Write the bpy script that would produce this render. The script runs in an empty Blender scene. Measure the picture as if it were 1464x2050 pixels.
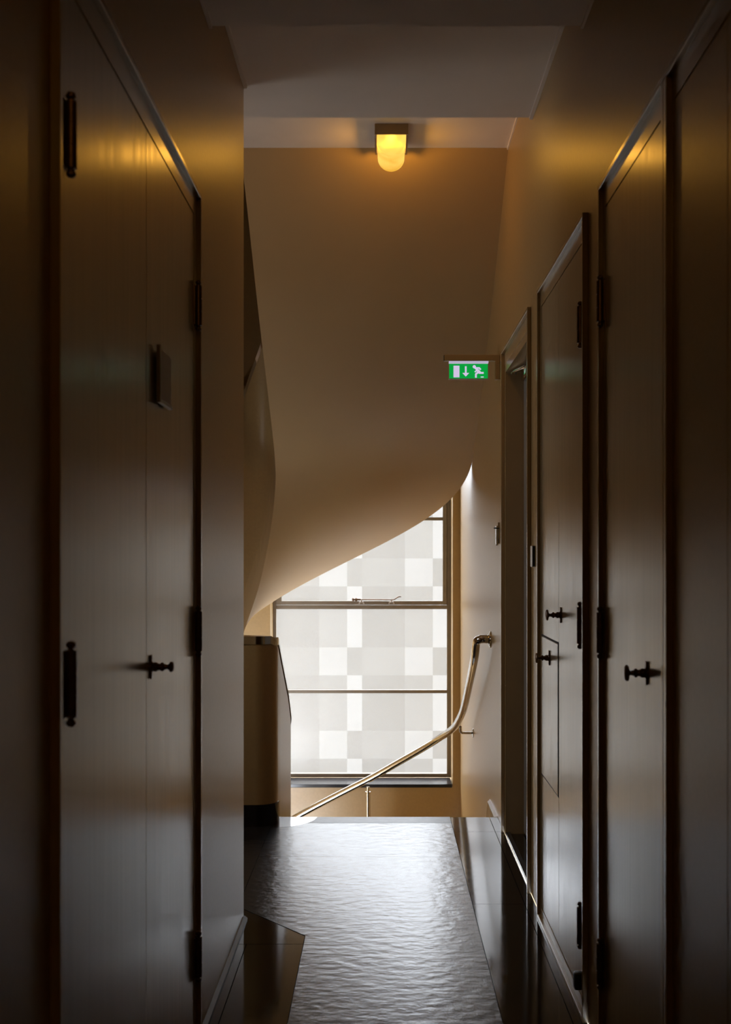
import bpy, bmesh, math
from mathutils import Vector, Matrix
PI = math.pi
sc = bpy.context.scene
COL = sc.collection

# ------------------------------------------------------------------ camera, world, exposure
F_PX, VPX, VPY, EYE = 2400.0, 766.0, 1110.0, 1.25
cam_d = bpy.data.cameras.new('camera'); cam = bpy.data.objects.new('camera', cam_d); COL.objects.link(cam)
cam.location = (0, 0, EYE); cam.rotation_euler = (PI/2, 0, 0)
cam_d.sensor_fit = 'VERTICAL'; cam_d.sensor_height = 36.0; cam_d.sensor_width = 36.0*1464/2050
cam_d.lens = F_PX*36.0/2050
cam_d.shift_x = -(VPX-732)/2050; cam_d.shift_y = (VPY-1025)/2050
cam_d.clip_start = 0.05
cam_d.dof.use_dof = True; cam_d.dof.focus_distance = 5.2; cam_d.dof.aperture_fstop = 6.3
sc.camera = cam
world = bpy.data.worlds.new('world'); sc.world = world; world.use_nodes = True
world.node_tree.nodes['Background'].inputs[0].default_value = (0.90, 0.96, 1.04, 1)   # even overcast sky
world.node_tree.nodes['Background'].inputs[1].default_value = 12.0
pd = bpy.data.lights.new('window_portal', 'AREA'); pd.shape = 'RECTANGLE'; pd.size = 1.27; pd.size_y = 2.55; pd.cycles.is_portal = True
po = bpy.data.objects.new('window_portal', pd); COL.objects.link(po); po.location = (-0.148, 8.86, 0.915); po.rotation_euler = (-PI/2, 0, 0)
pd2 = bpy.data.lights.new('side_window_portal', 'AREA'); pd2.shape = 'RECTANGLE'; pd2.size = 1.25; pd2.size_y = 1.0; pd2.cycles.is_portal = True
po2 = bpy.data.objects.new('side_window_portal', pd2); COL.objects.link(po2); po2.location = (-2.2, 4.80, 1.575); po2.rotation_euler = (0, -PI/2, 0)
sc.cycles.max_bounces = 8; sc.cycles.diffuse_bounces = 4; sc.cycles.glossy_bounces = 4; sc.cycles.transparent_max_bounces = 6
sc.cycles.caustics_reflective = True; sc.cycles.sample_clamp_indirect = 6.0; sc.cycles.use_adaptive_sampling = True; sc.cycles.adaptive_threshold = 0.04
vs = sc.view_settings
vs.view_transform = 'Standard'; vs.look = 'None'; vs.gamma = 1; vs.use_curve_mapping = False
vs.exposure = 0.25
CLEAR = 0.70     # share of light each face of the frosted panes lets straight through
WIN = 0.85       # radiance of the daylit frosted panes
LAMP_W = 7.5     # bulb of the ceiling lamp

# ------------------------------------------------------------------ materials
MATS = {}
def mat(name, color, rough=0.5, metal=0.0, var=0.0, vscale=6.0, vstretch=(1, 1, 1), bump=0.0, bscale=60.0,
        bstretch=(1, 1, 1), rvar=0.0, spec=0.5, coat=0.0, coat_rough=0.2, emit=None, estr=0.0):
    m = bpy.data.materials.new(name); m.use_nodes = True
    nt = m.node_tree; p = nt.nodes['Principled BSDF']
    p.inputs['Base Color'].default_value = (*color, 1)
    p.inputs['Roughness'].default_value = rough
    p.inputs['Metallic'].default_value = metal
    p.inputs['Specular IOR Level'].default_value = spec
    p.inputs['Coat Weight'].default_value = coat
    p.inputs['Coat Roughness'].default_value = coat_rough
    if emit:
        p.inputs['Emission Color'].default_value = (*emit, 1); p.inputs['Emission Strength'].default_value = estr
    geo = nt.nodes.new('ShaderNodeNewGeometry')
    def noise(scale, stretch, detail=4):
        mp = nt.nodes.new('ShaderNodeMapping'); mp.inputs['Scale'].default_value = stretch
        nt.links.new(geo.outputs['Position'], mp.inputs['Vector'])
        n = nt.nodes.new('ShaderNodeTexNoise'); n.inputs['Scale'].default_value = scale; n.inputs['Detail'].default_value = detail
        nt.links.new(mp.outputs[0], n.inputs['Vector'])
        return n
    if var > 0:
        n = noise(vscale, vstretch)
        mr = nt.nodes.new('ShaderNodeMapRange')
        mr.inputs['From Min'].default_value = 0.3; mr.inputs['From Max'].default_value = 0.7
        mr.inputs['To Min'].default_value = 1-var; mr.inputs['To Max'].default_value = 1+var
        nt.links.new(n.outputs['Fac'], mr.inputs['Value'])
        mx = nt.nodes.new('ShaderNodeVectorMath'); mx.operation = 'SCALE'
        mx.inputs[0].default_value = color
        nt.links.new(mr.outputs[0], mx.inputs['Scale'])
        nt.links.new(mx.outputs[0], p.inputs['Base Color'])
    if rvar > 0:
        n = noise(vscale*1.3, vstretch)
        mr = nt.nodes.new('ShaderNodeMapRange')
        mr.inputs['From Min'].default_value = 0.3; mr.inputs['From Max'].default_value = 0.7
        mr.inputs['To Min'].default_value = max(0.02, rough-rvar); mr.inputs['To Max'].default_value = rough+rvar
        nt.links.new(n.outputs['Fac'], mr.inputs['Value']); nt.links.new(mr.outputs[0], p.inputs['Roughness'])
    if bump > 0:
        n = noise(bscale, bstretch, 6)
        b = nt.nodes.new('ShaderNodeBump'); b.inputs['Strength'].default_value = 1.0; b.inputs['Distance'].default_value = bump
        nt.links.new(n.outputs['Fac'], b.inputs['Height']); nt.links.new(b.outputs[0], p.inputs['Normal'])
    MATS[name] = m
    return m

WALL = mat('wall_paint', (0.44, 0.29, 0.12), 0.35, var=0.04, vscale=70, rvar=0.02, spec=0.8)
SOFF = mat('soffit_plaster', (0.53, 0.36, 0.175), 0.6, var=0.03, vscale=2, bump=0.0004, bscale=60, spec=0.35)
CEIL = mat('ceiling_paint', (0.84, 0.73, 0.64), 0.7, var=0.03, vscale=5, bump=0.0005, bscale=90, spec=0.3)
DOOR = mat('door_gloss_paint', (0.38, 0.29, 0.17), 0.24, var=0.05, vscale=9, vstretch=(1, 6, 0.25), bump=0.00004, bscale=40,
           bstretch=(1, 5, 0.3), rvar=0.03, spec=0.8)
FRAME = mat('door_frame_paint', (0.42, 0.29, 0.14), 0.22, var=0.04, vscale=8, bump=0.0001, bscale=60, spec=0.8)
GREYD = mat('grey_door_paint', (0.33, 0.31, 0.28), 0.4, var=0.03, vscale=6)
STONE = mat('black_polished_stone', (0.018, 0.016, 0.017), 0.08, var=0.3, vscale=14, bump=0.00003, bscale=18, rvar=0.02, spec=0.7)
GREYS = mat('grey_polished_stone', (0.05, 0.05, 0.055), 0.22, var=0.15, vscale=14, rvar=0.05, spec=0.6)
LINO = mat('worn_black_linoleum', (0.014, 0.013, 0.014), 0.25, var=0.15, vscale=9, bump=0.0024, bscale=21, bstretch=(0.9, 1.25, 1), spec=0.7)
NOSE = mat('grey_nosing', (0.04, 0.04, 0.045), 0.38, var=0.3, vscale=25, bump=0.0008, bscale=40, spec=0.5)
BEAD = mat('grey_skirting', (0.10, 0.09, 0.085), 0.5, var=0.1, vscale=15, spec=0.3)
JOINT = mat('dark_joint', (0.006, 0.006, 0.006), 0.8)
CHROME = mat('polished_chrome', (0.62, 0.60, 0.57), 0.07, metal=1.0, var=0.04, vscale=30)
BRONZE = mat('dark_bronze', (0.20, 0.12, 0.075), 0.30, metal=0.6, var=0.2, vscale=60)
STEEL = mat('painted_steel_window', (0.24, 0.20, 0.15), 0.45, var=0.08, vscale=20, bump=0.0002, bscale=40)
BLACK = mat('black_rubber', (0.008, 0.008, 0.008), 0.45, var=0.1, vscale=30)
PLINTH = mat('black_plinth', (0.011, 0.009, 0.010), 0.16, var=0.2, vscale=12, spec=0.55)
SILLM = mat('dark_slate_sill', (0.03, 0.03, 0.035), 0.16, var=0.2, vscale=12, spec=0.6)
REDP = mat('red_brown_plate', (0.16, 0.045, 0.025), 0.4, var=0.12, vscale=20)
SILV = mat('pale_plate_rim', (0.42, 0.37, 0.34), 0.35, var=0.05, vscale=20)
GREYPL = mat('sign_bracket_paint', (0.36, 0.25, 0.12), 0.45, var=0.04, vscale=12)
GREEN = mat('lit_green_sign', (0.0, 0.20, 0.04), 0.4, var=0.02, vscale=20, emit=(0.0, 0.33, 0.045), estr=0.8)
WHITE = mat('lit_white_symbol', (0.5, 0.45, 0.6), 0.4, var=0.02, vscale=20, emit=(0.62, 0.55, 0.80), estr=0.75)
LEDM = mat('led_strip', (0.5, 0.5, 0.55), 0.3, var=0.02, vscale=20, emit=(0.75, 0.68, 0.95), estr=0.45)
IVORY = mat('pale_switch_plastic', (0.55, 0.50, 0.42), 0.3, var=0.03, vscale=20)

def window_mat(clear):
    """frosted glass with a film of three column widths crossed with three row heights; daylight glows through it"""
    m = bpy.data.materials.new('frosted_checker_glass'); m.use_nodes = True
    nt = m.node_tree; N = nt.nodes; L = nt.links
    p = N['Principled BSDF']; p.inputs['Base Color'].default_value = (0.5, 0.49, 0.47, 1); p.inputs['Roughness'].default_value = 0.25
    tc = N.new('ShaderNodeTexCoord'); sep = N.new('ShaderNodeSeparateXYZ'); L.new(tc.outputs['Object'], sep.inputs[0])
    def mth(op, a, b=None):
        n = N.new('ShaderNodeMath'); n.operation = op
        for i, v in enumerate((a, b)):
            if v is None: continue
            if isinstance(v, (int, float)): n.inputs[i].default_value = v
            else: L.new(v, n.inputs[i])
        return n.outputs[0]
    PW = 0.622
    u = mth('FLOORED_MODULO', sep.outputs['X'], PW)          # 0..PW from the left edge of the pane grid
    v = sep.outputs['Z']                                      # 0 at the pane's foot
    s = PX_W
    cB = mth('MULTIPLY', mth('GREATER_THAN', u, 86*s), mth('LESS_THAN', u, 142*s))
    cC = mth('GREATER_THAN', u, 142*s)
    rc = mth('LESS_THAN', v, 29*s)
    rb = mth('MULTIPLY', mth('GREATER_THAN', v, 29*s), mth('LESS_THAN', v, 85*s))
    # tones (linear): plain 0.56; B lighter; C clear; in row b: A .62, B .86, C .56
    def lerp(t, a, b):
        return mth('ADD', mth('MULTIPLY', t, mth('SUBTRACT', b, a)), a)
    ta = lerp(cC, lerp(cB, 0.555, 0.665), 1.0)
    tb = lerp(cC, lerp(cB, 0.625, 0.90), 0.57)
    tcx = lerp(cC, lerp(cB, 0.54, 0.61), 0.97)
    t = lerp(rc, lerp(rb, ta, tb), tcx)
    n = N.new('ShaderNodeTexNoise'); n.inputs['Scale'].default_value = 2.2; n.inputs['Detail'].default_value = 2
    L.new(tc.outputs['Object'], n.inputs['Vector'])
    t = mth('MULTIPLY', t, mth('ADD', 0.93, mth('MULTIPLY', n.outputs['Fac'], 0.14)))
    ramp = N.new('ShaderNodeMix'); ramp.data_type = 'RGBA'
    L.new(t, ramp.inputs['Factor'])
    ramp.inputs[6].default_value = (1.0, 0.91, 0.79, 1); ramp.inputs[7].default_value = (1.0, 1.0, 1.01, 1)
    L.new(ramp.outputs[2], p.inputs['Emission Color'])
    L.new(mth('MULTIPLY', t, WIN), p.inputs['Emission Strength'])
    tr = N.new('ShaderNodeBsdfTransparent'); mx = N.new('ShaderNodeMixShader'); mx.inputs[0].default_value = clear
    L.new(p.outputs[0], mx.inputs[1]); L.new(tr.outputs[0], mx.inputs[2]); L.new(mx.outputs[0], N['Material Output'].inputs[0])
    return m
def lamp_mat():
    """thin alabaster glass: glows amber and lets part of the bulb's light through"""
    m = bpy.data.materials.new('amber_alabaster_glass'); m.use_nodes = True
    nt = m.node_tree; N = nt.nodes; L = nt.links
    out = N['Material Output']; N.remove(N['Principled BSDF'])
    geo = N.new('ShaderNodeNewGeometry')
    n = N.new('ShaderNodeTexNoise'); n.inputs['Scale'].default_value = 9; n.inputs['Detail'].default_value = 2; n.inputs['Distortion'].default_value = 0.3
    L.new(geo.outputs['Position'], n.inputs['Vector'])
    cr = N.new('ShaderNodeValToRGB')
    cr.color_ramp.elements[0].position = 0.30; cr.color_ramp.elements[0].color = (0.80, 0.42, 0.05, 1)
    cr.color_ramp.elements[1].position = 0.62; cr.color_ramp.elements[1].color = (1.0, 0.66, 0.13, 1)
    L.new(n.outputs['Fac'], cr.inputs[0])
    em = N.new('ShaderNodeEmission'); em.inputs[1].default_value = 1.0; L.new(cr.outputs[0], em.inputs[0])
    tr = N.new('ShaderNodeBsdfTransparent'); tr.inputs[0].default_value = (1, 0.86, 0.6, 1)
    mx = N.new('ShaderNodeMixShader'); mx.inputs[0].default_value = 0.3
    L.new(em.outputs[0], mx.inputs[1]); L.new(tr.outputs[0], mx.inputs[2]); L.new(mx.outputs[0], out.inputs[0])
    return m
PX_W = 8.68/F_PX

# ------------------------------------------------------------------ helpers
ORG = {}
def link(o, parent, org):
    COL.objects.link(o)
    org = Vector(org)
    if parent is not None:
        o.parent = parent; o.location = org - ORG[parent.name]
    else:
        o.location = org
    ORG[o.name] = org
    return o
def tag(o, label=None, cat=None, group=None, kind=None):
    if label: o['label'] = label
    if cat: o['category'] = cat
    if group: o['group'] = group
    if kind: o['kind'] = kind
    return o
def empty(name, org, parent=None):
    o = bpy.data.objects.new(name, None); o.empty_display_size = 0.1
    return link(o, parent, org)
def obj(name, bm, material, parent=None, org=None, smooth=False):
    """a bmesh in world coordinates becomes one object whose origin is at its foot"""
    vs_ = [v.co.copy() for v in bm.verts]
    if org is None:
        xs = [v.x for v in vs_]; ys = [v.y for v in vs_]; zs = [v.z for v in vs_]
        org = ((min(xs)+max(xs))/2, (min(ys)+max(ys))/2, min(zs))
    org = Vector(org)
    bmesh.ops.translate(bm, verts=bm.verts, vec=-org)
    bmesh.ops.recalc_face_normals(bm, faces=bm.faces)
    me = bpy.data.meshes.new(name); bm.to_mesh(me); bm.free()
    me.materials.append(material)
    if smooth:
        for p in me.polygons: p.use_smooth = True
        try: me.set_sharp_from_angle(angle=math.radians(35))
        except Exception: pass
    o = bpy.data.objects.new(name, me)
    return link(o, parent, org)
def inst(name, me, org, parent, rot=(0, 0, 0)):
    o = bpy.data.objects.new(name, me); o.rotation_euler = rot
    return link(o, parent, org)
def box(bm, x0, x1, y0, y1, z0, z1, bev=0.0):
    r = bmesh.ops.create_cube(bm, size=1.0)
    for v in r['verts']:
        v.co = Vector(((x0+x1)/2+v.co.x*abs(x1-x0), (y0+y1)/2+v.co.y*abs(y1-y0), (z0+z1)/2+v.co.z*abs(z1-z0)))
    if bev > 0:
        es = list({e for v in r['verts'] for e in v.link_edges})
        bmesh.ops.bevel(bm, geom=es, offset=bev, segments=2, affect='EDGES', profile=0.5)
def boxes(*bs, bev=0.0):
    bm = bmesh.new()
    for b in bs: box(bm, *b, bev=bev)
    return bm
def prism(bm, pts, z0, z1, axis='z'):
    """extrude a polygon; pts are (x,y) for z, (x,z) for y"""
    def P(a, b, c): return (a, b, c) if axis == 'z' else (a, c, b)
    lo = [bm.verts.new(P(a, b, z0)) for a, b in pts]; hi = [bm.verts.new(P(a, b, z1)) for a, b in pts]
    n = len(pts); f = []
    f.append(bm.faces.new(lo)); f.append(bm.faces.new(hi))
    for q in f: q.normal_update()
    for i in range(n): bm.faces.new((lo[i], lo[(i+1) % n], hi[(i+1) % n], hi[i]))
    bmesh.ops.triangulate(bm, faces=f)
def lathe(bm, prof, origin, axis, seg=20):
    """prof = [(distance along axis, radius)]"""
    axis = Vector(axis).normalized(); a = axis.orthogonal().normalized(); b = axis.cross(a)
    rings = []
    for d, r in prof:
        c = Vector(origin)+axis*d
        rings.append([bm.verts.new(c+(a*math.cos(t)+b*math.sin(t))*max(r, 1e-4)) for t in [2*PI*i/seg for i in range(seg)]])
    for q in range(len(rings)-1):
        for i in range(seg):
            bm.faces.new((rings[q][i], rings[q][(i+1) % seg], rings[q+1][(i+1) % seg], rings[q+1][i]))
    bm.faces.new(rings[0]); bm.faces.new(rings[-1])
def tube(bm, pts, r, seg=14):
    pts = [Vector(p) for p in pts]; rings = []; prev = None
    for i, p in enumerate(pts):
        t = (pts[min(i+1, len(pts)-1)]-pts[max(i-1, 0)]).normalized()
        a = t.orthogonal().normalized() if prev is None else (prev-t*prev.dot(t)).normalized()
        prev = a; b = t.cross(a)
        rings.append([bm.verts.new(p+(a*math.cos(2*PI*k/seg)+b*math.sin(2*PI*k/seg))*r) for k in range(seg)])
    for q in range(len(rings)-1):
        for i in range(seg):
            bm.faces.new((rings[q][i], rings[q][(i+1) % seg], rings[q+1][(i+1) % seg], rings[q+1][i]))
    bm.faces.new(rings[0]); bm.faces.new(rings[-1])
def smooth_path(pts, n=8):
    pts = [Vector(p) for p in pts]; out = []
    for i in range(len(pts)-1):
        p0 = pts[max(i-1, 0)]; p1 = pts[i]; p2 = pts[i+1]; p3 = pts[min(i+2, len(pts)-1)]
        for k in range(n):
            t = k/n
            out.append(0.5*((2*p1)+(p2-p0)*t+(2*p0-5*p1+4*p2-p3)*t*t+(3*p1-p0-3*p2+p3)*t**3))
    out.append(pts[-1]); return out
def interp(tab, x):
    if x <= tab[0][0]: return tab[0][1]
    for (a, b), (c, d) in zip(tab, tab[1:]):
        if x <= c: return b+(d-b)*(x-a)/(c-a)
    return tab[-1][1]

XL, XR = -0.474, 0.5485        # corridor walls
TP = 0.0155                    # trim projection
Y0 = -1.8                      # end of corridor behind the camera
YE = 5.703                     # edge of the landing
YB = 8.45                      # back wall
XW = -2.05                     # far side of the stairwell
ZTOP = 5.4; ZLOW = -2.6

# ------------------------------------------------------------------ room shell
bm = boxes((XL-0.12, XL, Y0, 4.092, 0, 2.86))
tag(obj('wall_left', bm, WALL), 'beige painted corridor wall on the left holding the double door', 'wall', kind='structure')
bm = boxes((XR, XR+0.30, Y0, 4.43, 0, 3.1), (XR, XR+0.30, 5.385, YB+0.4, ZLOW, ZTOP), (XR, XR+0.30, 4.43, 5.385, 2.098, 3.1),
           (XR+0.2, XR+0.30, 4.43, 5.385, -0.2, 2.098), (XR, XR+0.30, 5.2, 5.385, 3.1, ZTOP))
tag(obj('wall_right', bm, WALL), 'beige painted corridor wall on the right running on into the stairwell', 'wall', kind='structure')
WX0, WX1, WZ0, WZ1 = -0.792, 0.4955, EYE-1.615, EYE+(1110-848)*8.68/2400    # window opening
bm = boxes((XW, WX0, YB, YB+0.4, ZLOW, ZTOP), (WX1, XR, YB, YB+0.4, ZLOW, ZTOP), (WX0, WX1, YB, YB+0.4, ZLOW, WZ0-0.026), (WX0, WX1, YB, YB+0.4, WZ1, ZTOP))
tag(obj('wall_back', bm, WALL), 'beige stairwell wall around the tall frosted window', 'wall', kind='structure')
V0, V1, VZ0, VZ1 = 4.30, 5.30, 0.95, 2.2
bm = boxes((XW-0.1, XW, 3.9, V0, ZLOW, ZTOP), (XW-0.1, XW, V1, YB+0.4, ZLOW, ZTOP), (XW-0.1, XW, V0, V1, ZLOW, VZ0), (XW-0.1, XW, V0, V1, VZ1, ZTOP))
tag(obj('wall_stairwell', bm, WALL), 'beige outer wall of the stairwell, left of the stair', 'wall', kind='structure')
bm = boxes((XW, XL-0.12, 3.972, 4.092, 0, 3.1))
tag(obj('wall_landing', bm, WALL), 'beige wall behind the landing, round the left corner', 'wall', kind='structure')
bm = boxes((XL, XR, Y0-0.1, Y0, 0, 2.7))
tag(obj('wall_front', bm, WALL), 'beige end wall of the corridor behind the viewer', 'wall', kind='structure')
ZA, ZB, ZC = EYE+1.443, EYE+1.598, EYE+1.772
bm = bmesh.new()
box(bm, XL-0.12, XR, Y0-0.1, 3.273, ZA, ZC+0.2)
box(bm, XL-0.12, XR, 3.273, 4.385, ZB, ZC+0.2)
box(bm, XW, XL-0.12, 4.092, 4.385, ZB, ZC+0.2)
box(bm, XW, XR, 4.385, 5.225, ZC, ZC+0.2)
tag(obj('ceiling', bm, CEIL), 'pale plaster ceiling rising in three steps towards the stair', 'ceiling', kind='structure')
tag(obj('wall_upper', boxes((XW, XR, 5.10, 5.20, ZC+0.2, ZTOP)), WALL), 'beige wall of the storey above, over the stair head', 'wall', kind='structure')
bm = boxes((XW, XR, 3.9, YB+0.4, ZTOP, ZTOP+0.1))
tag(obj('ceiling_stairwell', bm, CEIL), 'pale plaster ceiling high above the stair', 'ceiling', kind='structure')
bm = boxes((XW, XR, YE-0.1, YB+0.4, ZLOW-0.1, ZLOW))
tag(obj('floor_below', bm, LINO), 'dark floor at the foot of the stair', 'floor', kind='structure')
# thin plaster fillets where the ceiling steps meet the walls
for i, (x0, x1, y0, y1, z1, lab) in enumerate((
        (XL, XL+0.009, Y0, 3.273, ZA, 'thin plaster fillet under the low ceiling, left wall'),
        (XL, XL+0.012, 3.273, 4.091, ZB, 'thin plaster fillet under the middle ceiling, left wall'),
        (XR-0.007, XR, Y0, 3.273, ZA, 'thin plaster fillet under the low ceiling, right wall'),
        (XR-0.012, XR, 3.273, 4.385, ZB, 'thin plaster fillet under the middle ceiling, right wall'),
        (XR-0.006, XR, 4.385, 5.225, ZC, 'thin plaster fillet under the high ceiling beside the lamp, right wall'))):
    tag(obj('trim_%d' % (i+1), boxes((x0, x1, y0, y1, z1-0.008, z1)), CEIL), lab, 'trim', kind='structure')

# ------------------------------------------------------------------ floor
floor = obj('floor', boxes((XW, XR, 3.972, YE-0.01, -0.22, -0.012), (XL-0.12, XR, Y0-0.1, 3.972, -0.22, -0.012)), JOINT)
tag(floor, 'black landing floor of polished stone borders and a worn dark runner', 'floor', kind='structure')
G = 0.0012
def slab(pts, m, name='stone_slab', z=0.0):
    b = bmesh.new(); prism(b, pts, -0.012, z); return obj(name, b, m, floor)
def rect(x0, x1, y0, y1): return [(x0+G, y0+G), (x1-G, y0+G), (x1-G, y1-G), (x0+G, y1-G)]
jr = [Y0, 0.93, 2.05, 3.167, 4.286, 5.405, YE]
for a, b in zip(jr, jr[1:]):
    slab(rect(0.3215, 0.5085, a, b), STONE)
    slab(rect(0.5085, XR, a, b), STONE, 'stone_strip')
jl = [Y0, 0.47, 1.6, 2.72, 3.845]
for a, b in zip(jl, jl[1:]):
    slab(rect(-0.437, -0.2536, a, b), STONE)
    slab(rect(XL, -0.437, a, b), STONE, 'stone_strip')
slab([(-0.2548, 3.847), (-0.2548, 3.925), (-0.487, 4.218), (-0.9, 4.738), (-0.9, 4.094), (XL, 4.094), (XL, 3.847)], STONE)
arc = [(-0.309, YE), (-0.322, 5.632), (-0.345, 5.58), (-0.382, 5.53), (-0.42, 5.503), (-0.466, 5.486), (-0.512, 5.482)]
# the runner: a fine grid so that its ripples are real
rb = bmesh.new()
outl = [(0.3205, Y0), (0.3205, 4.949), (-0.512, 4.955), (-0.512, 4.252), (-0.487, 4.2205), (-0.2526, 3.9275), (-0.2526, Y0)]
prism(rb, outl, -0.012, 0.0012)
obj('floor_runner', rb, LINO, floor)
rb = bmesh.new()
prism(rb, [(0.3205, 4.951), (0.3205, 5.572), (-0.349, 5.572)] + arc[3:] + [(-0.512, 4.957)], -0.012, 0.0012)
obj('floor_runner', rb, LINO, floor)
rb = bmesh.new(); prism(rb, [(-0.514, 4.257), (-0.514, 5.482), (-0.514, YE-0.005), (XW, YE-0.005), (XW, 4.092), (-0.902, 4.094), (-0.902, 4.742)], -0.012, 0.0008)
obj('floor_lining', rb, LINO, floor)
slab([(0.3205, 5.574), (0.3205, YE), (-0.309, YE), (-0.322, 5.632), (-0.345, 5.574)], NOSE, 'stair_nosing', 0.0016)
slab(arc[:1]+arc[1:]+[(-0.512, YE)], STONE, 'corner_slab', 0.0016)
obj('landing_edge', boxes((-0.5, XR, YE-0.01, YE, -0.16, -0.0125)), STONE, floor)
# low bead along the left wall, string ledge beyond the landing on the right
bm = bmesh.new(); prism(bm, [(XL, 0), (XL+0.011, 0), (XL+0.011, 0.006), (XL, 0.014)], 3.06, 4.106, 'y')
tag(obj('baseboard_left', bm, BEAD), 'low grey skirting bead at the foot of the left wall', 'skirting', kind='structure')
bm = bmesh.new()
a, b = XR-0.018, XR
v = [bm.verts.new(c) for c in ((a, YE+0.002, 0.001), (b, YE+0.002, 0.001), (b, 6.12, 0.001), (a, 6.06, 0.001), (a, YE+0.002, -0.12), (b, YE+0.002, -0.12), (b, 6.5, -0.55), (a, 6.5, -0.55))]
for q in ((0, 1, 2, 3), (4, 5, 6, 7), (0, 1, 5, 4), (1, 2, 6, 5), (2, 3, 7, 6), (3, 0, 4, 7)): bm.faces.new([v[i] for i in q])
tag(obj('baseboard_right', bm, FRAME), 'pale string board running down the right wall beside the top step', 'skirting', kind='structure')

# ------------------------------------------------------------------ hinges and knobs (shared meshes, built at the origin)
def mesh_of(bm, name, material, smooth=True):
    bmesh.ops.recalc_face_normals(bm, faces=bm.faces)
    me = bpy.data.meshes.new(name); bm.to_mesh(me); bm.free(); me.materials.append(material)
    if smooth:
        for p in me.polygons: p.use_smooth = True
        me.set_sharp_from_angle(angle=math.radians(35))
    return me
bm = bmesh.new()
lathe(bm, [(-0.064, 0.001), (-0.063, 0.005), (-0.0595, 0.0078), (-0.056, 0.0078), (-0.0525, 0.0045), (-0.050, 0.0045), (-0.0495, 0.009),
           (-0.017, 0.009), (-0.0165, 0.008), (-0.0155, 0.008), (-0.015, 0.009), (0.015, 0.009), (0.0155, 0.008), (0.0165, 0.008), (0.017, 0.009),
           (0.0495, 0.009), (0.050, 0.0045), (0.0525, 0.0045), (0.056, 0.0078), (0.0595, 0.0078), (0.063, 0.005), (0.064, 0.001)], (0.009, 0, 0), (0, 0, 1), 14)
box(bm, -0.0002, 0.003, -0.016, 0.016, -0.049, 0.049)
HINGE = mesh_of(bm, 'hinge', BRONZE)
def knob_mesh(name, head):
    bm = bmesh.new()
    lathe(bm, [(0, 0.008), (0.004, 0.0095), (0.009, 0.0095), (0.012, 0.007), (0.016, 0.0065), (0.018, 0.009), (0.022, 0.009), (0.025, 0.0055), (0.031, 0.0045),
               (0.034, 0.007), (0.036, head), (0.040, head*1.02), (0.0425, head*0.85), (0.044, head*0.4), (0.0443, 0.001)], (0, 0, 0), (1, 0, 0), 20)
    return mesh_of(bm, name, BRONZE)
KNOB = knob_mesh('knob', 0.0165); KNOB_S = knob_mesh('knob', 0.0105)
bm = bmesh.new(); box(bm, 0, 0.004, -0.0075, 0.0075, -0.024, 0.024, bev=0.0015)
lathe(bm, [(0, 0.0115), (0.004, 0.0115), (0.006, 0.009)], (0, 0, 0), (1, 0, 0), 16)
PLATE = mesh_of(bm, 'knob_plate', BRONZE)
HZ = (0.245, 1.058, 1.872)
LF = 0.003   # leaf stands proud of the wall by this much

def door(name, side, y0, y1, leaves, label, z0=0.0, ztop=2.15, bottom_trim=False, post0=0.0145, post1=0.0145, frame_w=(0.03, 0.03), frame=True):
    """a flush door with a thin projecting bead round it. y0,y1 = inner faces of the bead; side -1 left, +1 right"""
    W = XL if side < 0 else XR
    s = -side                                  # direction into the corridor
    root = empty(name, (W, (y0+y1)/2, z0))
    tag(root, label, 'door', kind='structure')
    def bx(d0, d1, ya, yb, za, zb):
        a, b = sorted((W+s*d0, W+s*d1)); return (a, b, ya, yb, za, zb)
    b0 = 0.012 if bottom_trim else 0.0
    bm = boxes(bx(0, TP, y0-post0, y0, 0, ztop), bx(0, TP, y1, y1+post1, 0, ztop), bx(0, TP, y0-post0, y1+post1, ztop, ztop+0.012), bev=0.0015)
    if bottom_trim: box(bm, *bx(0, TP, y0, y1, 0, 0.012), bev=0.0015)
    obj('trim', bm, FRAME, root)
    if frame:
        zt = ztop-0.052; fb = 0.043 if bottom_trim else 0.0
        fs = [bx(0, 0.004, y0, y0+frame_w[0], b0, ztop), bx(0, 0.004, y1-frame_w[1], y1, b0, ztop), bx(0, 0.004, y0+frame_w[0], y1-frame_w[1], zt+0.003, ztop)]
        if bottom_trim: fs.append(bx(0, 0.004, y0+frame_w[0], y1-frame_w[1], b0, fb-0.003))
        obj('frame', boxes(*fs), FRAME, root)
    out = []
    for (la, lb) in leaves:
        lf = obj('leaf', boxes(bx(0, LF, la+0.0013, lb-0.0013, 0.043 if bottom_trim else 0.006, ztop-0.052), bev=0.0008), DOOR, root)
        out.append(lf)
    return root, out, W, s
def put_hinges(leaf, W, s, y, dep=0.003):
    for z in HZ:
        inst('hinge', HINGE, (W+s*dep, y, z), leaf, (0, 0, 0 if s > 0 else PI))
def put_knob(leaf, W, s, y, z, me=KNOB, dep=LF):
    r = (0, 0, 0 if s > 0 else PI)
    inst('knob_plate', PLATE, (W+s*dep, y, z), leaf, r)
    inst('knob', me, (W+s*(dep+0.004), y, z), leaf, r)

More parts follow.
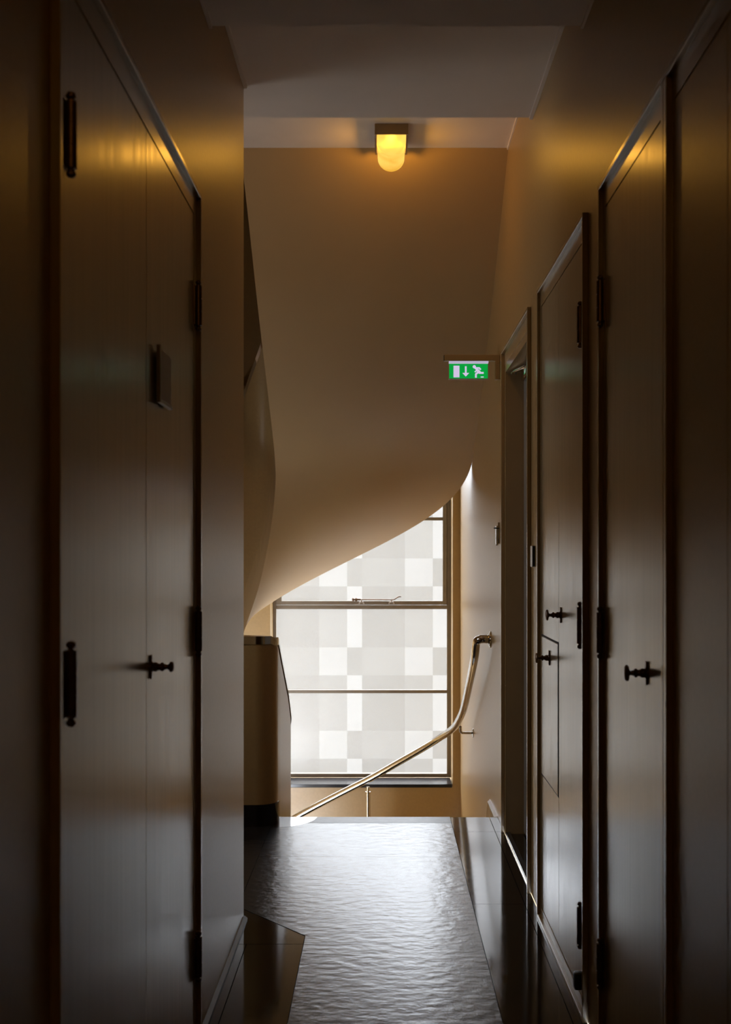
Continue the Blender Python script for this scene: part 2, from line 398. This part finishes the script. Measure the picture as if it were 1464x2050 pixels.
d1, lv, W, s = door('door_1', -1, 1.720, 3.03, [(1.765, 2.39), (2.39, 2.986)], 'wide double door in the left wall with a small red sign', frame_w=(0.045, 0.044))
put_hinges(lv[0], W, s, 1.778); put_hinges(lv[1], W, s, 2.998, 0.005); put_knob(lv[1], W, s, 2.432, 1.022, KNOB_S)
d2, lv, W, s = door('door_2', 1, 2.299, 2.957, [(2.345, 2.932)], 'narrow glossy door in the right wall, second from the viewer', post0=0.022, frame_w=(0.046, 0.025))
put_hinges(lv[0], W, s, 2.945, 0.005); put_knob(lv[0], W, s, 2.468, 1.006)
d3, lv, W, s = door('door_3', 1, 3.209, 4.13, [(3.24, 3.708), (3.708, 4.107)], 'glossy double door in the right wall with a small hatch low down', bottom_trim=True, frame_w=(0.03, 0.023))
put_hinges(lv[0], W, s, 3.228+0.02, 0.004); put_knob(lv[0], W, s, 3.66, 1.065)
# hatch set into the farther leaf
hat = obj('hatch', boxes((XR-LF-0.0022, XR-LF, 3.716, 4.10, 0.503, 0.971), bev=0.0006), DOOR, lv[1])
inst('knob_plate', PLATE, (XR-LF-0.0022, 3.895, 0.914), lv[1], (0, 0, PI)); inst('knob', KNOB, (XR-LF-0.0062, 3.895, 0.914), lv[1], (0, 0, PI))
obj('hatch_gap', boxes((XR-LF-0.0012, XR-LF, 3.7095, 3.7145, 0.498, 0.976), (XR-LF-0.0012, XR-LF, 3.7145, 4.104, 0.9725, 0.9775), (XR-LF-0.0012, XR-LF, 3.7145, 4.104, 0.4985, 0.5015)), JOINT, lv[1])
d5, lv, W, s = door('door_5', 1, 1.42, 2.2535, [(1.46, 1.893), (1.893, 2.243)], 'dark matt panelled door nearest the viewer in the right wall', post1=0.022, frame_w=(0.04, 0.009))
for l in lv: l.data.materials[0] = WALL
# the open recess with a set-back grey door, last on the right
d4, lv, W, s = door('door_4', 1, 4.43, 5.385, [], 'set-back grey door in a deep recess below the exit sign', frame=False)
XD = XR+0.082
lf4 = obj('leaf', boxes((XD, XD+0.04, 4.47, 5.345, 0.012, 2.06), bev=0.001), GREYD, d4)
obj('jamb', boxes((XR+0.0005, XD+0.06, 5.347, 5.3845, 0.0, 2.0975), (XR+0.0005, XD+0.06, 4.4305, 4.468, 0.0, 2.0975), (XR+0.0005, XD+0.06, 4.468, 5.347, 2.062, 2.0975)), FRAME, d4)
obj('threshold', boxes((XR, XR+0.022, 4.468, 5.347, 0.0, 0.012), bev=0.002), GREYS, d4)
obj('recess_floor', boxes((XR+0.0225, XD+0.05, 4.468, 5.347, -0.01, 0.004)), STONE, d4)
bm = bmesh.new(); box(bm, XD-0.03, XD, 5.02, 5.19, 2.0, 2.045, bev=0.004)
tube(bm, [(XD-0.02, 5.10, 2.05), (XD-0.05, 5.22, 2.052), (XD-0.052, 5.30, 2.052)], 0.008)
lathe(bm, [(0, 0.012), (0.012, 0.012)], (XD-0.05, 5.30, 2.046), (0, 0, 1), 14)
obj('door_closer', bm, CHROME, d4, smooth=True)
bm = bmesh.new(); lathe(bm, [(0, 0.011), (0.05, 0.009)], (XD, 4.56, 1.03), (-1, 0, 0), 14); tube(bm, [(XD-0.05, 4.55, 1.03), (XD-0.05, 4.67, 1.03)], 0.009)
obj('lever_handle', bm, CHROME, lf4, smooth=True)

# ------------------------------------------------------------------ the up flight overhead: curved soffit
CX, CYI, CYO = -0.735, 6.95, 7.30
RI, RA, RB = 0.115, XR+0.735, 0.95
YS = 5.228
def curve_pts(x_in, cy, ra, rb, x_out):
    p = [(x_in, YS+(cy-YS)*i/40) for i in range(40)]
    p += [(CX+ra*math.cos(PI*i/90), cy+rb*math.sin(PI*i/90)) for i in range(91)]
    p += [(x_out, cy-(cy-5.78)*i/20) for i in range(1, 21)]
    d = [0.0]
    for q in range(1, len(p)): d.append(d[-1]+math.dist(p[q], p[q-1]))
    return p, d
IN_P, IN_D = curve_pts(-0.62, CYI, RI, RI, CX-RI)
OUT_P, OUT_D = curve_pts(XR, CYO, RA, RB, CX-RA)
def at_len(p, d, s_):
    for q in range(1, len(d)):
        if s_ <= d[q]:
            t = (s_-d[q-1])/(d[q]-d[q-1]); return (p[q-1][0]+(p[q][0]-p[q-1][0])*t, p[q-1][1]+(p[q][1]-p[q-1][1])*t)
    return p[-1]
def ang_len(d, a): return d[40]+(d[130]-d[40])*0 + interp([(2.0*i, d[40+i]) for i in range(91)], a)-d[40]
# height above the eye -> distance along each edge; every ruling of the underside is level
in_h = [(1.772, 0.0), (1.662, 5.39-YS), (1.16, 6.05-YS), (0.86, 6.5-YS), (0.55, 6.95-YS)]+[(h, ang_len(IN_D, a)) for h, a in ((0.29, 30), (0.04, 60), (-0.23, 90), (-0.39, 120), (-0.455, 135), (-0.62, 160), (-0.78, 180))]+[(-1.5, IN_D[-1])]
out_h = [(1.772, 0.0), (1.576, 5.51-YS), (1.36, 5.85-YS), (1.075, 6.30-YS), (0.925, 6.58-YS), (0.775, 6.87-YS), (0.60, 7.30-YS)]+[(h, ang_len(OUT_D, a)) for h, a in ((0.485, 10), (0.385, 20), (0.295, 30), (0.16, 45), (0.027, 60), (-0.125, 75), (-0.30, 90), (-0.47, 100), (-0.62, 110), (-0.76, 135), (-0.95, 160), (-1.05, 180))]+[(-1.5, OUT_D[-1])]
NH = 130
hs = [1.772-(1.772+1.5)*i/NH for i in range(NH+1)]
si = [interp([(-h, s_) for h, s_ in in_h], -h) for h in hs]; so = [interp([(-h, s_) for h, s_ in out_h], -h) for h in hs]
def relax1(l, n):
    for _ in range(n): l = [l[0]]+[(l[i-1]+2*l[i]+l[i+1])/4 for i in range(1, len(l)-1)]+[l[-1]]
    return l
si = relax1(si, 30); so = relax1(so, 30)
inn = [(*at_len(IN_P, IN_D, s_), h) for s_, h in zip(si, hs)]
outr = [(*at_len(OUT_P, OUT_D, s_), h) for s_, h in zip(so, hs)]
up = empty('stair_flight', (0, 6.9, 3.0))
tag(up, 'curved flight of stairs sweeping down overhead, smooth brown underside', 'stairs')
bm = bmesh.new(); NR = 14; TH = 0.24
lo, hi = [], []
for a, b in zip(inn, outr):
    rl, rh = [], []
    for k in range(NR+1):
        t = k/NR
        p = Vector(a).lerp(Vector(b), t); p.z += EYE
        rl.append(bm.verts.new(p)); rh.append(bm.verts.new(p+Vector((0, 0, TH))))
    lo.append(rl); hi.append(rh)
for i in range(len(lo)-1):
    for k in range(NR):
        bm.faces.new((lo[i][k], lo[i][k+1], lo[i+1][k+1], lo[i+1][k])); bm.faces.new((hi[i][k], hi[i][k+1], hi[i+1][k+1], hi[i+1][k]))
    bm.faces.new((lo[i][0], lo[i+1][0], hi[i+1][0], hi[i][0])); bm.faces.new((lo[i][NR], lo[i+1][NR], hi[i+1][NR], hi[i][NR]))
bm.faces.new(lo[0]+hi[0][::-1]); bm.faces.new(lo[-1]+hi[-1][::-1])
obj('soffit', bm, SOFF, up, smooth=True)
# parapet standing on the inner edge, with its metal cap
def ribbon(bm, path, th, z0f, z1f):
    """a wall of thickness th, path = [(x,y)] with outward offset to the right of travel"""
    q = []
    n = len(path)
    for i, (x, y) in enumerate(path):
        a = Vector(path[max(i-1, 0)]); b = Vector(path[min(i+1, n-1)]); d = (b-a).normalized(); nn = Vector((d.y, -d.x))
        p0 = Vector((x, y)); p1 = p0+nn*th
        q.append([bm.verts.new((p0.x, p0.y, z0f(i))), bm.verts.new((p1.x, p1.y, z0f(i))), bm.verts.new((p1.x, p1.y, z1f(i))), bm.verts.new((p0.x, p0.y, z1f(i)))])
    for i in range(n-1):
        for k in range(4):
            bm.faces.new((q[i][k], q[i][(k+1) % 4], q[i+1][(k+1) % 4], q[i+1][k]))
    bm.faces.new(q[0]); bm.faces.new(q[-1])
# the parapet follows the inner edge in even steps
ips = [IN_D[-1]*i/150 for i in range(151)]
ips = sorted(set([round(x_, 4) for x_ in ips]+[round(IN_D[q], 4) for q in range(40, 131, 2)]))
ip = [at_len(IN_P, IN_D, s_) for s_ in ips]
ih = [interp(list(zip(si, hs)), s_) for s_ in ips]
cap_tab = [(0.0, 3.02), (CYI-YS, 1.80), (ang_len(IN_D, 50), 1.42), (ang_len(IN_D, 125), 1.0), (ang_len(IN_D, 180), 0.75), (IN_D[-1], -0.30)]
caph = [interp(cap_tab, s_) for s_ in ips]
bm = bmesh.new(); ribbon(bm, ip, 0.10, lambda i: EYE+ih[i]+0.14, lambda i: EYE+caph[i]-0.05)
obj('parapet', bm, WALL, up, smooth=True)
bm = bmesh.new(); ribbon(bm, ip, 0.103, lambda i: EYE+caph[i]-0.0495, lambda i: EYE+caph[i])
obj('parapet_cap', bm, CHROME, up, smooth=True)
# treads on top of the flight
for i in range(0, len(inn)-14, 7):
    bm = bmesh.new()
    j = min(i+7, len(inn)-1)
    zt = EYE+max(inn[i][2], outr[i][2])+TH+0.012; zb = EYE+min(inn[j][2], outr[j][2])+TH+0.0
    ai, bi = Vector(inn[i]).lerp(Vector(outr[i]), 0.10), Vector(outr[i]).lerp(Vector(inn[i]), 0.02)
    aj, bj = Vector(inn[j]).lerp(Vector(outr[j]), 0.10), Vector(outr[j]).lerp(Vector(inn[j]), 0.02)
    prism(bm, [(ai.x, ai.y), (bi.x, bi.y), (bj.x, bj.y), (aj.x, aj.y)], max(zb, zt-0.16), zt)
    obj('tread', bm, STONE, up)

# ------------------------------------------------------------------ down flight: treads and the low parapet round the well
dn = empty('lower_stair_flight', (0, YE, ZLOW))
tag(dn, 'black steps winding down from the landing edge towards the window', 'stairs')
zt = 0.0
for k in range(5):
    zt -= 0.165; y = YE+0.002+0.25*k
    obj('tread', boxes((-0.484, XR-0.001, y, y+0.285 if k < 4 else y+0.25, zt-0.17, zt), bev=0.003), STONE, dn)
ys_turn = YE+0.002+1.25
for k in range(8):
    zt -= 0.165
    a0, a1 = math.radians(22.5*k), math.radians(22.5*(k+1))
    pts = []
    cy = ys_turn
    def ol(a): return (max(-0.735+1.281*math.cos(a), XW), min(cy+1.42*math.sin(a), YB-0.002))
    def il(a): return (-0.735+0.255*math.cos(a), cy+0.255*math.sin(a)) if a > 0.01 else (-0.48, cy)
    am = (a0+a1)/2
    pts = [il(a0), ol(a0), ol(am), ol(a1), il(a1), il(am)]
    bm = bmesh.new(); prism(bm, pts, zt-0.17, zt); obj('tread', bm, STONE, dn)

# low parapet: rounded newel end on the landing, east side running down
par = empty('newel_parapet', (-0.72, 5.6, 0))
tag(par, 'rounded low beige parapet with chrome cap and black plinth at the stair head', 'parapet')
PX0, PX1, PYF, PRC = -0.985, -0.487, 5.50, 0.10
path = [(PX0, 5.74), (PX0, PYF+PRC)]
for i in range(1, 9):
    a = PI+PI/2*i/8; path.append((PX0+PRC+PRC*math.cos(a), PYF+PRC+PRC*math.sin(a)))
for i in range(0, 9):
    a = -PI/2+PI/2*i/8; path.append((PX1-PRC+PRC*math.cos(a), PYF+PRC+PRC*math.sin(a)))
kfront = len(path)
for y in (5.75, 5.9, 6.05, 6.19, 6.30, 6.36): path.append((PX1, y))
RT = 0.249
for i in range(1, 13):
    a = PI*0.5*i/12; path.append((PX1-RT+RT*math.cos(a), 6.36+RT*math.sin(a)))
top_tab = [(5.0, 0.874), (5.58, 0.865), (5.62, 0.835), (6.19, 0.541), (6.36, 0.41), (6.61, 0.2)]
def ptop(i):
    x, y = path[i]
    if i < kfront-8: return 0.874 if y < 5.62 else 0.874+(y-5.62)*0.55
    return interp(top_tab, y) if i >= kfront-4 else 0.874
rp = [(x, y) for x, y in path]
def ribbon_in(bm, th, off, z0f, z1f):
    n = len(path); q = []
    for i, (x, y) in enumerate(path):
        a = Vector(path[max(i-1, 0)]); b = Vector(path[min(i+1, n-1)]); d = (b-a).normalized(); nn = Vector((-d.y, d.x))
        p0 = Vector((x, y))-nn*off; p1 = Vector((x, y))+nn*th
        q.append([bm.verts.new((p0.x, p0.y, z0f(i))), bm.verts.new((p1.x, p1.y, z0f(i))), bm.verts.new((p1.x, p1.y, z1f(i))), bm.verts.new((p0.x, p0.y, z1f(i)))])
    for i in range(n-1):
        for k in range(4): bm.faces.new((q[i][k], q[i][(k+1) % 4], q[i+1][(k+1) % 4], q[i+1][k]))
    bm.faces.new(q[0]); bm.faces.new(q[-1])
def pbot(i): return 0.1005 if path[i][1] < YE-0.02 else -1.0
bm = bmesh.new(); ribbon_in(bm, 0.08, 0.0, lambda i: 0.1005 if i < kfront-1 else -1.0, lambda i: ptop(i)-0.037)
obj('wall_body', bm, WALL, par, smooth=True)
bm = bmesh.new(); ribbon_in(bm, 0.083, 0.004, lambda i: ptop(i)-(0.0365 if i < kfront-1 else 0.02), lambda i: ptop(i))
obj('cap', bm, CHROME, par, smooth=True)
full = path; path = full[:kfront]
bm = bmesh.new(); ribbon_in(bm, 0.08, 0.006, lambda i: 0.0025, lambda i: 0.10)
obj('plinth', bm, PLINTH, par, smooth=True)
path = full

# ------------------------------------------------------------------ window
WY = 8.68
def wx(px): return (px-VPX)*PX_W
def wz(py): return EYE-(py-VPY)*PX_W
win = empty('window_1', (wx(724), WY, WZ0))
tag(win, 'tall steel window of frosted checkered glass behind the stair', 'window', kind='structure')
GLASS = window_mat(CLEAR); GLASS2 = window_mat(0.34)
obj('sill', boxes((WX0+0.001, WX1-0.006, YB-0.02, WY-0.001, WZ0-0.025, WZ0), bev=0.003), SILLM, win)
fr = boxes((WX0, wx(553), WY, WY+0.05, WZ0, WZ1), (wx(895), WX1, WY, WY+0.05, WZ0, WZ1), (wx(553), wx(895), WY, WY+0.05, WZ0, wz(1549)),
           (wx(553), wx(895), WY, WY+0.05, wz(1219.5), wz(1211.5)), (wx(553), wx(895), WY, WY+0.05, wz(864), WZ1), bev=0.002)
obj('frame', fr, STEEL, win)
obj('glazing_bar', boxes((wx(553), wx(895), WY+0.002, WY+0.04, wz(1388), wz(1381.5)), bev=0.002), STEEL, win)
sash = obj('sash', boxes((wx(553)+0.001, wx(564), WY-0.008, WY+0.03, wz(1211), wz(864.5)), (wx(886.5), wx(895)-0.001, WY-0.008, WY+0.03, wz(1211), wz(864.5)),
                  (wx(564), wx(886.5), WY-0.008, WY+0.03, wz(1211), wz(1203)), (wx(564), wx(886.5), WY-0.008, WY+0.03, wz(872), wz(864.5)), bev=0.002), STEEL, win)
obj('glazing_bar', boxes((wx(564), wx(886.5), WY-0.006, WY+0.028, wz(1042), wz(1035.5)), bev=0.002), STEEL, sash)
def pane(x0, x1, y0, y1, parent, dy):
    b = boxes((wx(x0), wx(x1), WY+dy, WY+dy+0.006, wz(y1), wz(y0)))
    return obj('pane', b, GLASS, parent, org=(wx(553), WY+dy, wz(y1)))
pane(553, 895, 1388, 1549, win, 0.02); pane(553, 895, 1219.5, 1381.5, win, 0.02)
pane(564, 886.5, 1042, 1203, sash, 0.012); pane(564, 886.5, 872, 1035.5, sash, 0.012)
w2 = empty('window_2', (XW-0.05, (V0+V1)/2, VZ0))
tag(w2, 'small frosted side window lighting the landing from the left', 'window', kind='structure')
obj('frame', boxes((XW-0.08, XW-0.04, V0, V0+0.03, VZ0, VZ1), (XW-0.08, XW-0.04, V1-0.03, V1, VZ0, VZ1), (XW-0.08, XW-0.04, V0+0.03, V1-0.03, VZ0, VZ0+0.03), (XW-0.08, XW-0.04, V0+0.03, V1-0.03, VZ1-0.03, VZ1), (XW-0.08, XW-0.04, V0+0.03, V1-0.03, 1.585, 1.615), bev=0.002), STEEL, w2)
for a_, b_ in ((VZ0+0.03, 1.585), (1.615, VZ1-0.03)): obj('pane', boxes((XW-0.065, XW-0.059, V0+0.03, V1-0.03, a_, b_)), GLASS2, w2)
# window stay
st = empty('stay', (wx(755), WY-0.008, wz(1203)), win)
bm = bmesh.new()
tube(bm, smooth_path([(wx(722), WY-0.03, wz(1200)), (wx(770), WY-0.03, wz(1200.3)), (wx(786), WY-0.03, wz(1200.5)), (wx(793), WY-0.032, wz(1197.5)), (wx(798), WY-0.034, wz(1194.5)), (wx(803), WY-0.034, wz(1194.5))], 5), 0.0042, 8)
obj('arm', bm, BRONZE, st, smooth=True)
bm = bmesh.new(); lathe(bm, [(0, 0.004), (0.004, 0.012), (0.012, 0.012), (0.016, 0.007), (0.022, 0.007), (0.026, 0.014), (0.034, 0.012), (0.04, 0.008), (0.062, 0.007)], (wx(705), WY-0.03, wz(1200)), (1, 0, 0), 12)
obj('pivot', bm, BRONZE, st, smooth=True)
for px in (724, 784):
    bm = bmesh.new()
    tube(bm, [(wx(px), WY-0.03, wz(1199)), (wx(px), WY-0.03, wz(1204))], 0.005, 8)
    for q in (-5, 5): tube(bm, smooth_path([(wx(px), WY-0.026, wz(1204)), (wx(px+q*0.7), WY-0.018, wz(1206)), (wx(px+q), WY-0.009, wz(1208.5))], 4), 0.005, 8)
    obj('peg', bm, SILV, st, smooth=True)

# ------------------------------------------------------------------ handrail
hr = empty('handrail', (XR, 6.066, 0.2))
tag(hr, 'curved chrome handrail on the right wall sweeping down past the window', 'handrail')
RO = XR-0.072
pts = [(XR-0.004, 6.066, 0.82), (RO+0.035, 6.066, 0.822), (RO+0.014, 6.071, 0.818), (RO+0.001, 6.10, 0.80)]
for px, py, Y in ((950, 1318.6, 6.215), (939.6, 1370, 6.587), (929.5, 1416, 7.0), (921, 1438, 7.23), (907, 1458.6, 7.44), (880, 1477.5, 7.63), (845.6, 1499, 7.77), (794, 1528.6, 7.91), (743, 1557.6, 8.0), (675, 1592, 8.08), (596, 1634, 8.11), (520, 1680, 8.08)):
    pts.append(((px-VPX)*Y/F_PX, Y, EYE-(py-VPY)*Y/F_PX))
pts += [(-1.22, 7.92, -0.80), (-1.62, 7.62, -0.98), (-1.90, 7.20, -1.14), (-1.96, 6.80, -1.28)]
bm = bmesh.new(); tube(bm, smooth_path(pts, 7), 0.0215, 18)
obj('rail', bm, CHROME, hr, smooth=True)
bm = bmesh.new(); lathe(bm, [(0, 0.042), (0.006, 0.042), (0.009, 0.036), (0.011, 0.026), (0.014, 0.0255)], (XR, 6.066, 0.82), (-1, 0, 0), 24)
obj('wall_flange', bm, CHROME, hr, smooth=True)
bm = bmesh.new()
tube(bm, [(RO-0.008, 7.21, 0.215), (RO-0.006, 7.22, 0.185), (RO+0.002, 7.225, 0.176), (RO+0.02, 7.23, 0.174), (XR-0.004, 7.23, 0.174)], 0.008, 10)
lathe(bm, [(0, 0.028), (0.004, 0.028), (0.006, 0.02), (0.012, 0.009)], (XR, 7.23, 0.174), (-1, 0, 0), 18)
obj('bracket', bm, CHROME, hr, smooth=True)
px_, Yp = 737, 8.008
xp = (px_-VPX)*Yp/F_PX
bm = bmesh.new()
lathe(bm, [(0, 0.012), (0.030, 0.012), (0.032, 0.0185), (0.040, 0.0185), (0.042, 0.016), (0.85, 0.016)], (xp, Yp, EYE-(1575-VPY)*Yp/F_PX), (0, 0, -1), 18)
obj('post', bm, CHROME, hr, smooth=True)

# ------------------------------------------------------------------ ceiling lamp
AMBER = lamp_mat()
def ceiling_lamp(LX, LY0, zc, watts, label):
    LY1, LZ = LY0+0.235, zc-0.0444
    lm = empty('ceiling_lamp', (LX, LY0+0.117, zc))
    tag(lm, label, 'lamp', 'amber ceiling lamps of the corridor')
    obj('base', boxes((LX-0.069, LX+0.069, LY0, LY1, LZ, zc), bev=0.0015), GREYPL, lm)
    for sx in (-1, 1):
        a, b = sorted((LX+sx*0.0605, LX+sx*0.069)); obj('side_clip', boxes((a, b, LY0, LY1, LZ-0.006, LZ-0.0002), bev=0.001), CHROME, lm)
    def dprof(rw, h, n=20):
        zs = h-rw
        return [(LX-rw, LZ), (LX-rw, LZ-zs)]+[(LX+rw*math.cos(a), LZ-zs+rw*math.sin(a)) for a in [PI+PI*i/n for i in range(1, n)]]+[(LX+rw, LZ-zs), (LX+rw, LZ)]
    bm = bmesh.new(); pr = dprof(0.0575, 0.080)
    f0 = [bm.verts.new((x, LY0+0.009, z)) for x, z in pr]; f1 = [bm.verts.new((x, LY1-0.004, z)) for x, z in pr]
    bm.faces.new(f1)
    for i in range(len(pr)-1): bm.faces.new((f0[i], f0[i+1], f1[i+1], f1[i]))
    obj('shade', bm, AMBER, lm, smooth=True)
    bm = bmesh.new(); prism(bm, dprof(0.0595, 0.082), LY0+0.003, LY0+0.008, 'y'); obj('front_glass', bm, AMBER, lm)
    ld = bpy.data.lights.new('bulb', 'POINT'); ld.energy = watts; ld.color = (1.0, 0.56, 0.10); ld.shadow_soft_size = 0.018
    link(bpy.data.objects.new('bulb', ld), lm, (LX, LY0+0.12, LZ-0.036))
ceiling_lamp(0.037, 4.93, ZC, LAMP_W, 'glowing amber half-round ceiling lamp in a metal holder above the landing')
ceiling_lamp(0.037, -0.6, ZA, 5.0, 'added amber half-round ceiling lamp behind the viewer, unseen, warming the near corridor')  # added lamp out of view, lifts the dark faces of the near corridor

# ------------------------------------------------------------------ exit sign
SY = 5.60; k_ = SY/F_PX
def sx_(px): return (px-VPX)*k_
def sz_(py): return EYE-(py-VPY)*k_
ex = empty('exit_sign', (XR, SY, sz_(761)))
tag(ex, 'green lit emergency exit sign with arrow and running figure on a wall arm', 'sign')
obj('arm', boxes((sx_(889.5), XR-0.001, SY-0.012, SY+0.018, sz_(723), sz_(711)), bev=0.0015), GREYPL, ex)
obj('wall_plate', boxes((sx_(991), XR-0.001, SY-0.0125, SY+0.0185, sz_(760.5), sz_(723)-0.0003), bev=0.0015), GREYPL, ex)
obj('end_cap', boxes((sx_(889.5)-0.002, sx_(889.5), SY-0.012, SY+0.018, sz_(723), sz_(711.5))), BLACK, ex)
obj('led_strip', boxes((sx_(899), sx_(978), SY-0.006, SY+0.012, sz_(727.5), sz_(723)-0.0003), bev=0.001), LEDM, ex)
obj('bottom_rail', boxes((sx_(898.5), sx_(978.5), SY-0.004, SY+0.010, sz_(760), sz_(758)), bev=0.0008), SILV, ex)
pn = obj('panel', boxes((sx_(899.6), sx_(977), SY, SY+0.006, sz_(758), sz_(728.5))), GREEN, ex)
def uv(u, v): return (sx_(880+u*0.0888), sz_(700+v*0.0888))
def picto(name, pts):
    b = bmesh.new(); prism(b, [uv(*p) for p in pts], SY-0.0012, SY-0.0001, 'y'); return obj(name, b, WHITE, pn)
picto('door_symbol', [(318, 362), (452, 362), (452, 625), (318, 625)])
picto('arrow', [(575, 375), (615, 375), (615, 525), (672, 525), (595, 608), (518, 525), (575, 525)])
picto('figure_head', [(787+37*math.cos(t), 386+37*math.sin(t)) for t in [2*PI*i/20 for i in range(20)]])
picto('running_figure', [(822, 395), (905, 395), (947, 440), (920, 464), (885, 430), (868, 430), (940, 503), (998, 503), (998, 545), (895, 545), (880, 532), (843, 562), (843, 632), (803, 632), (803, 545), (850, 497), (838, 488), (808, 518), (788, 495), (826, 458), (792, 425)])
picto('small_mark', [(932, 606), (998, 606), (998, 628), (932, 628)])

# ------------------------------------------------------------------ small fittings
sg = empty('door_sign', (XL, 2.54, 1.57))
tag(sg, 'small red-brown sign plate standing proud of the left door', 'sign')
obj('plate', boxes((XL+LF+0.006, XL+LF+0.012, 2.478, 2.603, 1.572, 1.676), bev=0.001), REDP, sg)
obj('rim', boxes((XL+LF+0.005, XL+LF+0.0135, 2.470, 2.477, 1.564, 1.683), (XL+LF+0.005, XL+LF+0.0135, 2.477, 2.609, 1.564, 1.571), bev=0.001), SILV, sg)
obj('spacer', boxes((XL+LF, XL+LF+0.0055, 2.50, 2.58, 1.59, 1.66)), REDP, sg)
sw = empty('light_switch', (XR, 4.335, 1.205))
tag(sw, 'small pale switch plate with dark edge between the recess and the double door', 'switch')
obj('switch_plate', boxes((XR-0.010, XR, 4.31, 4.365, 1.205, 1.282), bev=0.002), IVORY, sw)
obj('dark_edge', boxes((XR-0.0095, XR, 4.3055, 4.3095, 1.208, 1.279)), BLACK, sw)
hk = empty('wall_fitting', (XR, 5.62, 1.29))
tag(hk, 'small chrome wall fitting with dark collar beside the recessed door', 'fitting')
bm = bmesh.new(); lathe(bm, [(0, 0.004), (0.004, 0.0085), (0.09, 0.0085), (0.092, 0.006)], (XR-0.013, 5.61, 1.292), (0, 0, 1), 14); box(bm, XR-0.008, XR, 5.602, 5.63, 1.30, 1.40, bev=0.001)
obj('chrome_barrel', bm, CHROME, hk, smooth=True)
bm = bmesh.new(); lathe(bm, [(0, 0.014), (0.006, 0.014)], (XR-0.014, 5.61, 1.37), (0, 0, 1), 14)
obj('collar', bm, BLACK, hk, smooth=True)
ds = obj('door_stop', boxes((XR-0.030, XR-0.0045, 3.235, 3.265, 0.072, 0.119), bev=0.006), BLACK, smooth=True)
tag(ds, 'black rubber door stop low on the double door frame', 'door stop')

# ------------------------------------------------------------------ unseen ground and wall added outside the frosted window to shape its daylight
tag(obj('bounce_ground', boxes((-20, 20, 9.2, 16, -3.3, -3.0)), mat('pale_bounce_ground', (0.50, 0.49, 0.47), 0.8, var=0.05, vscale=3)), 'added pale ground outside the stair window, unseen, bouncing daylight up to the soffit', 'ground', kind='structure')  # added bounce surface, kept pale to throw daylight onto the soffit
tag(obj('sky_screen_wall', boxes((-20, 20, 16, 16.3, -3.3, 2.25)), mat('dark_sky_screen', (0.03, 0.03, 0.027), 0.9, var=0.1, vscale=3)), 'added dark wall outside the stair window, unseen, screening off the low sky', 'wall', kind='structure')  # added screen, kept dark so the low sky does not burn out the panes
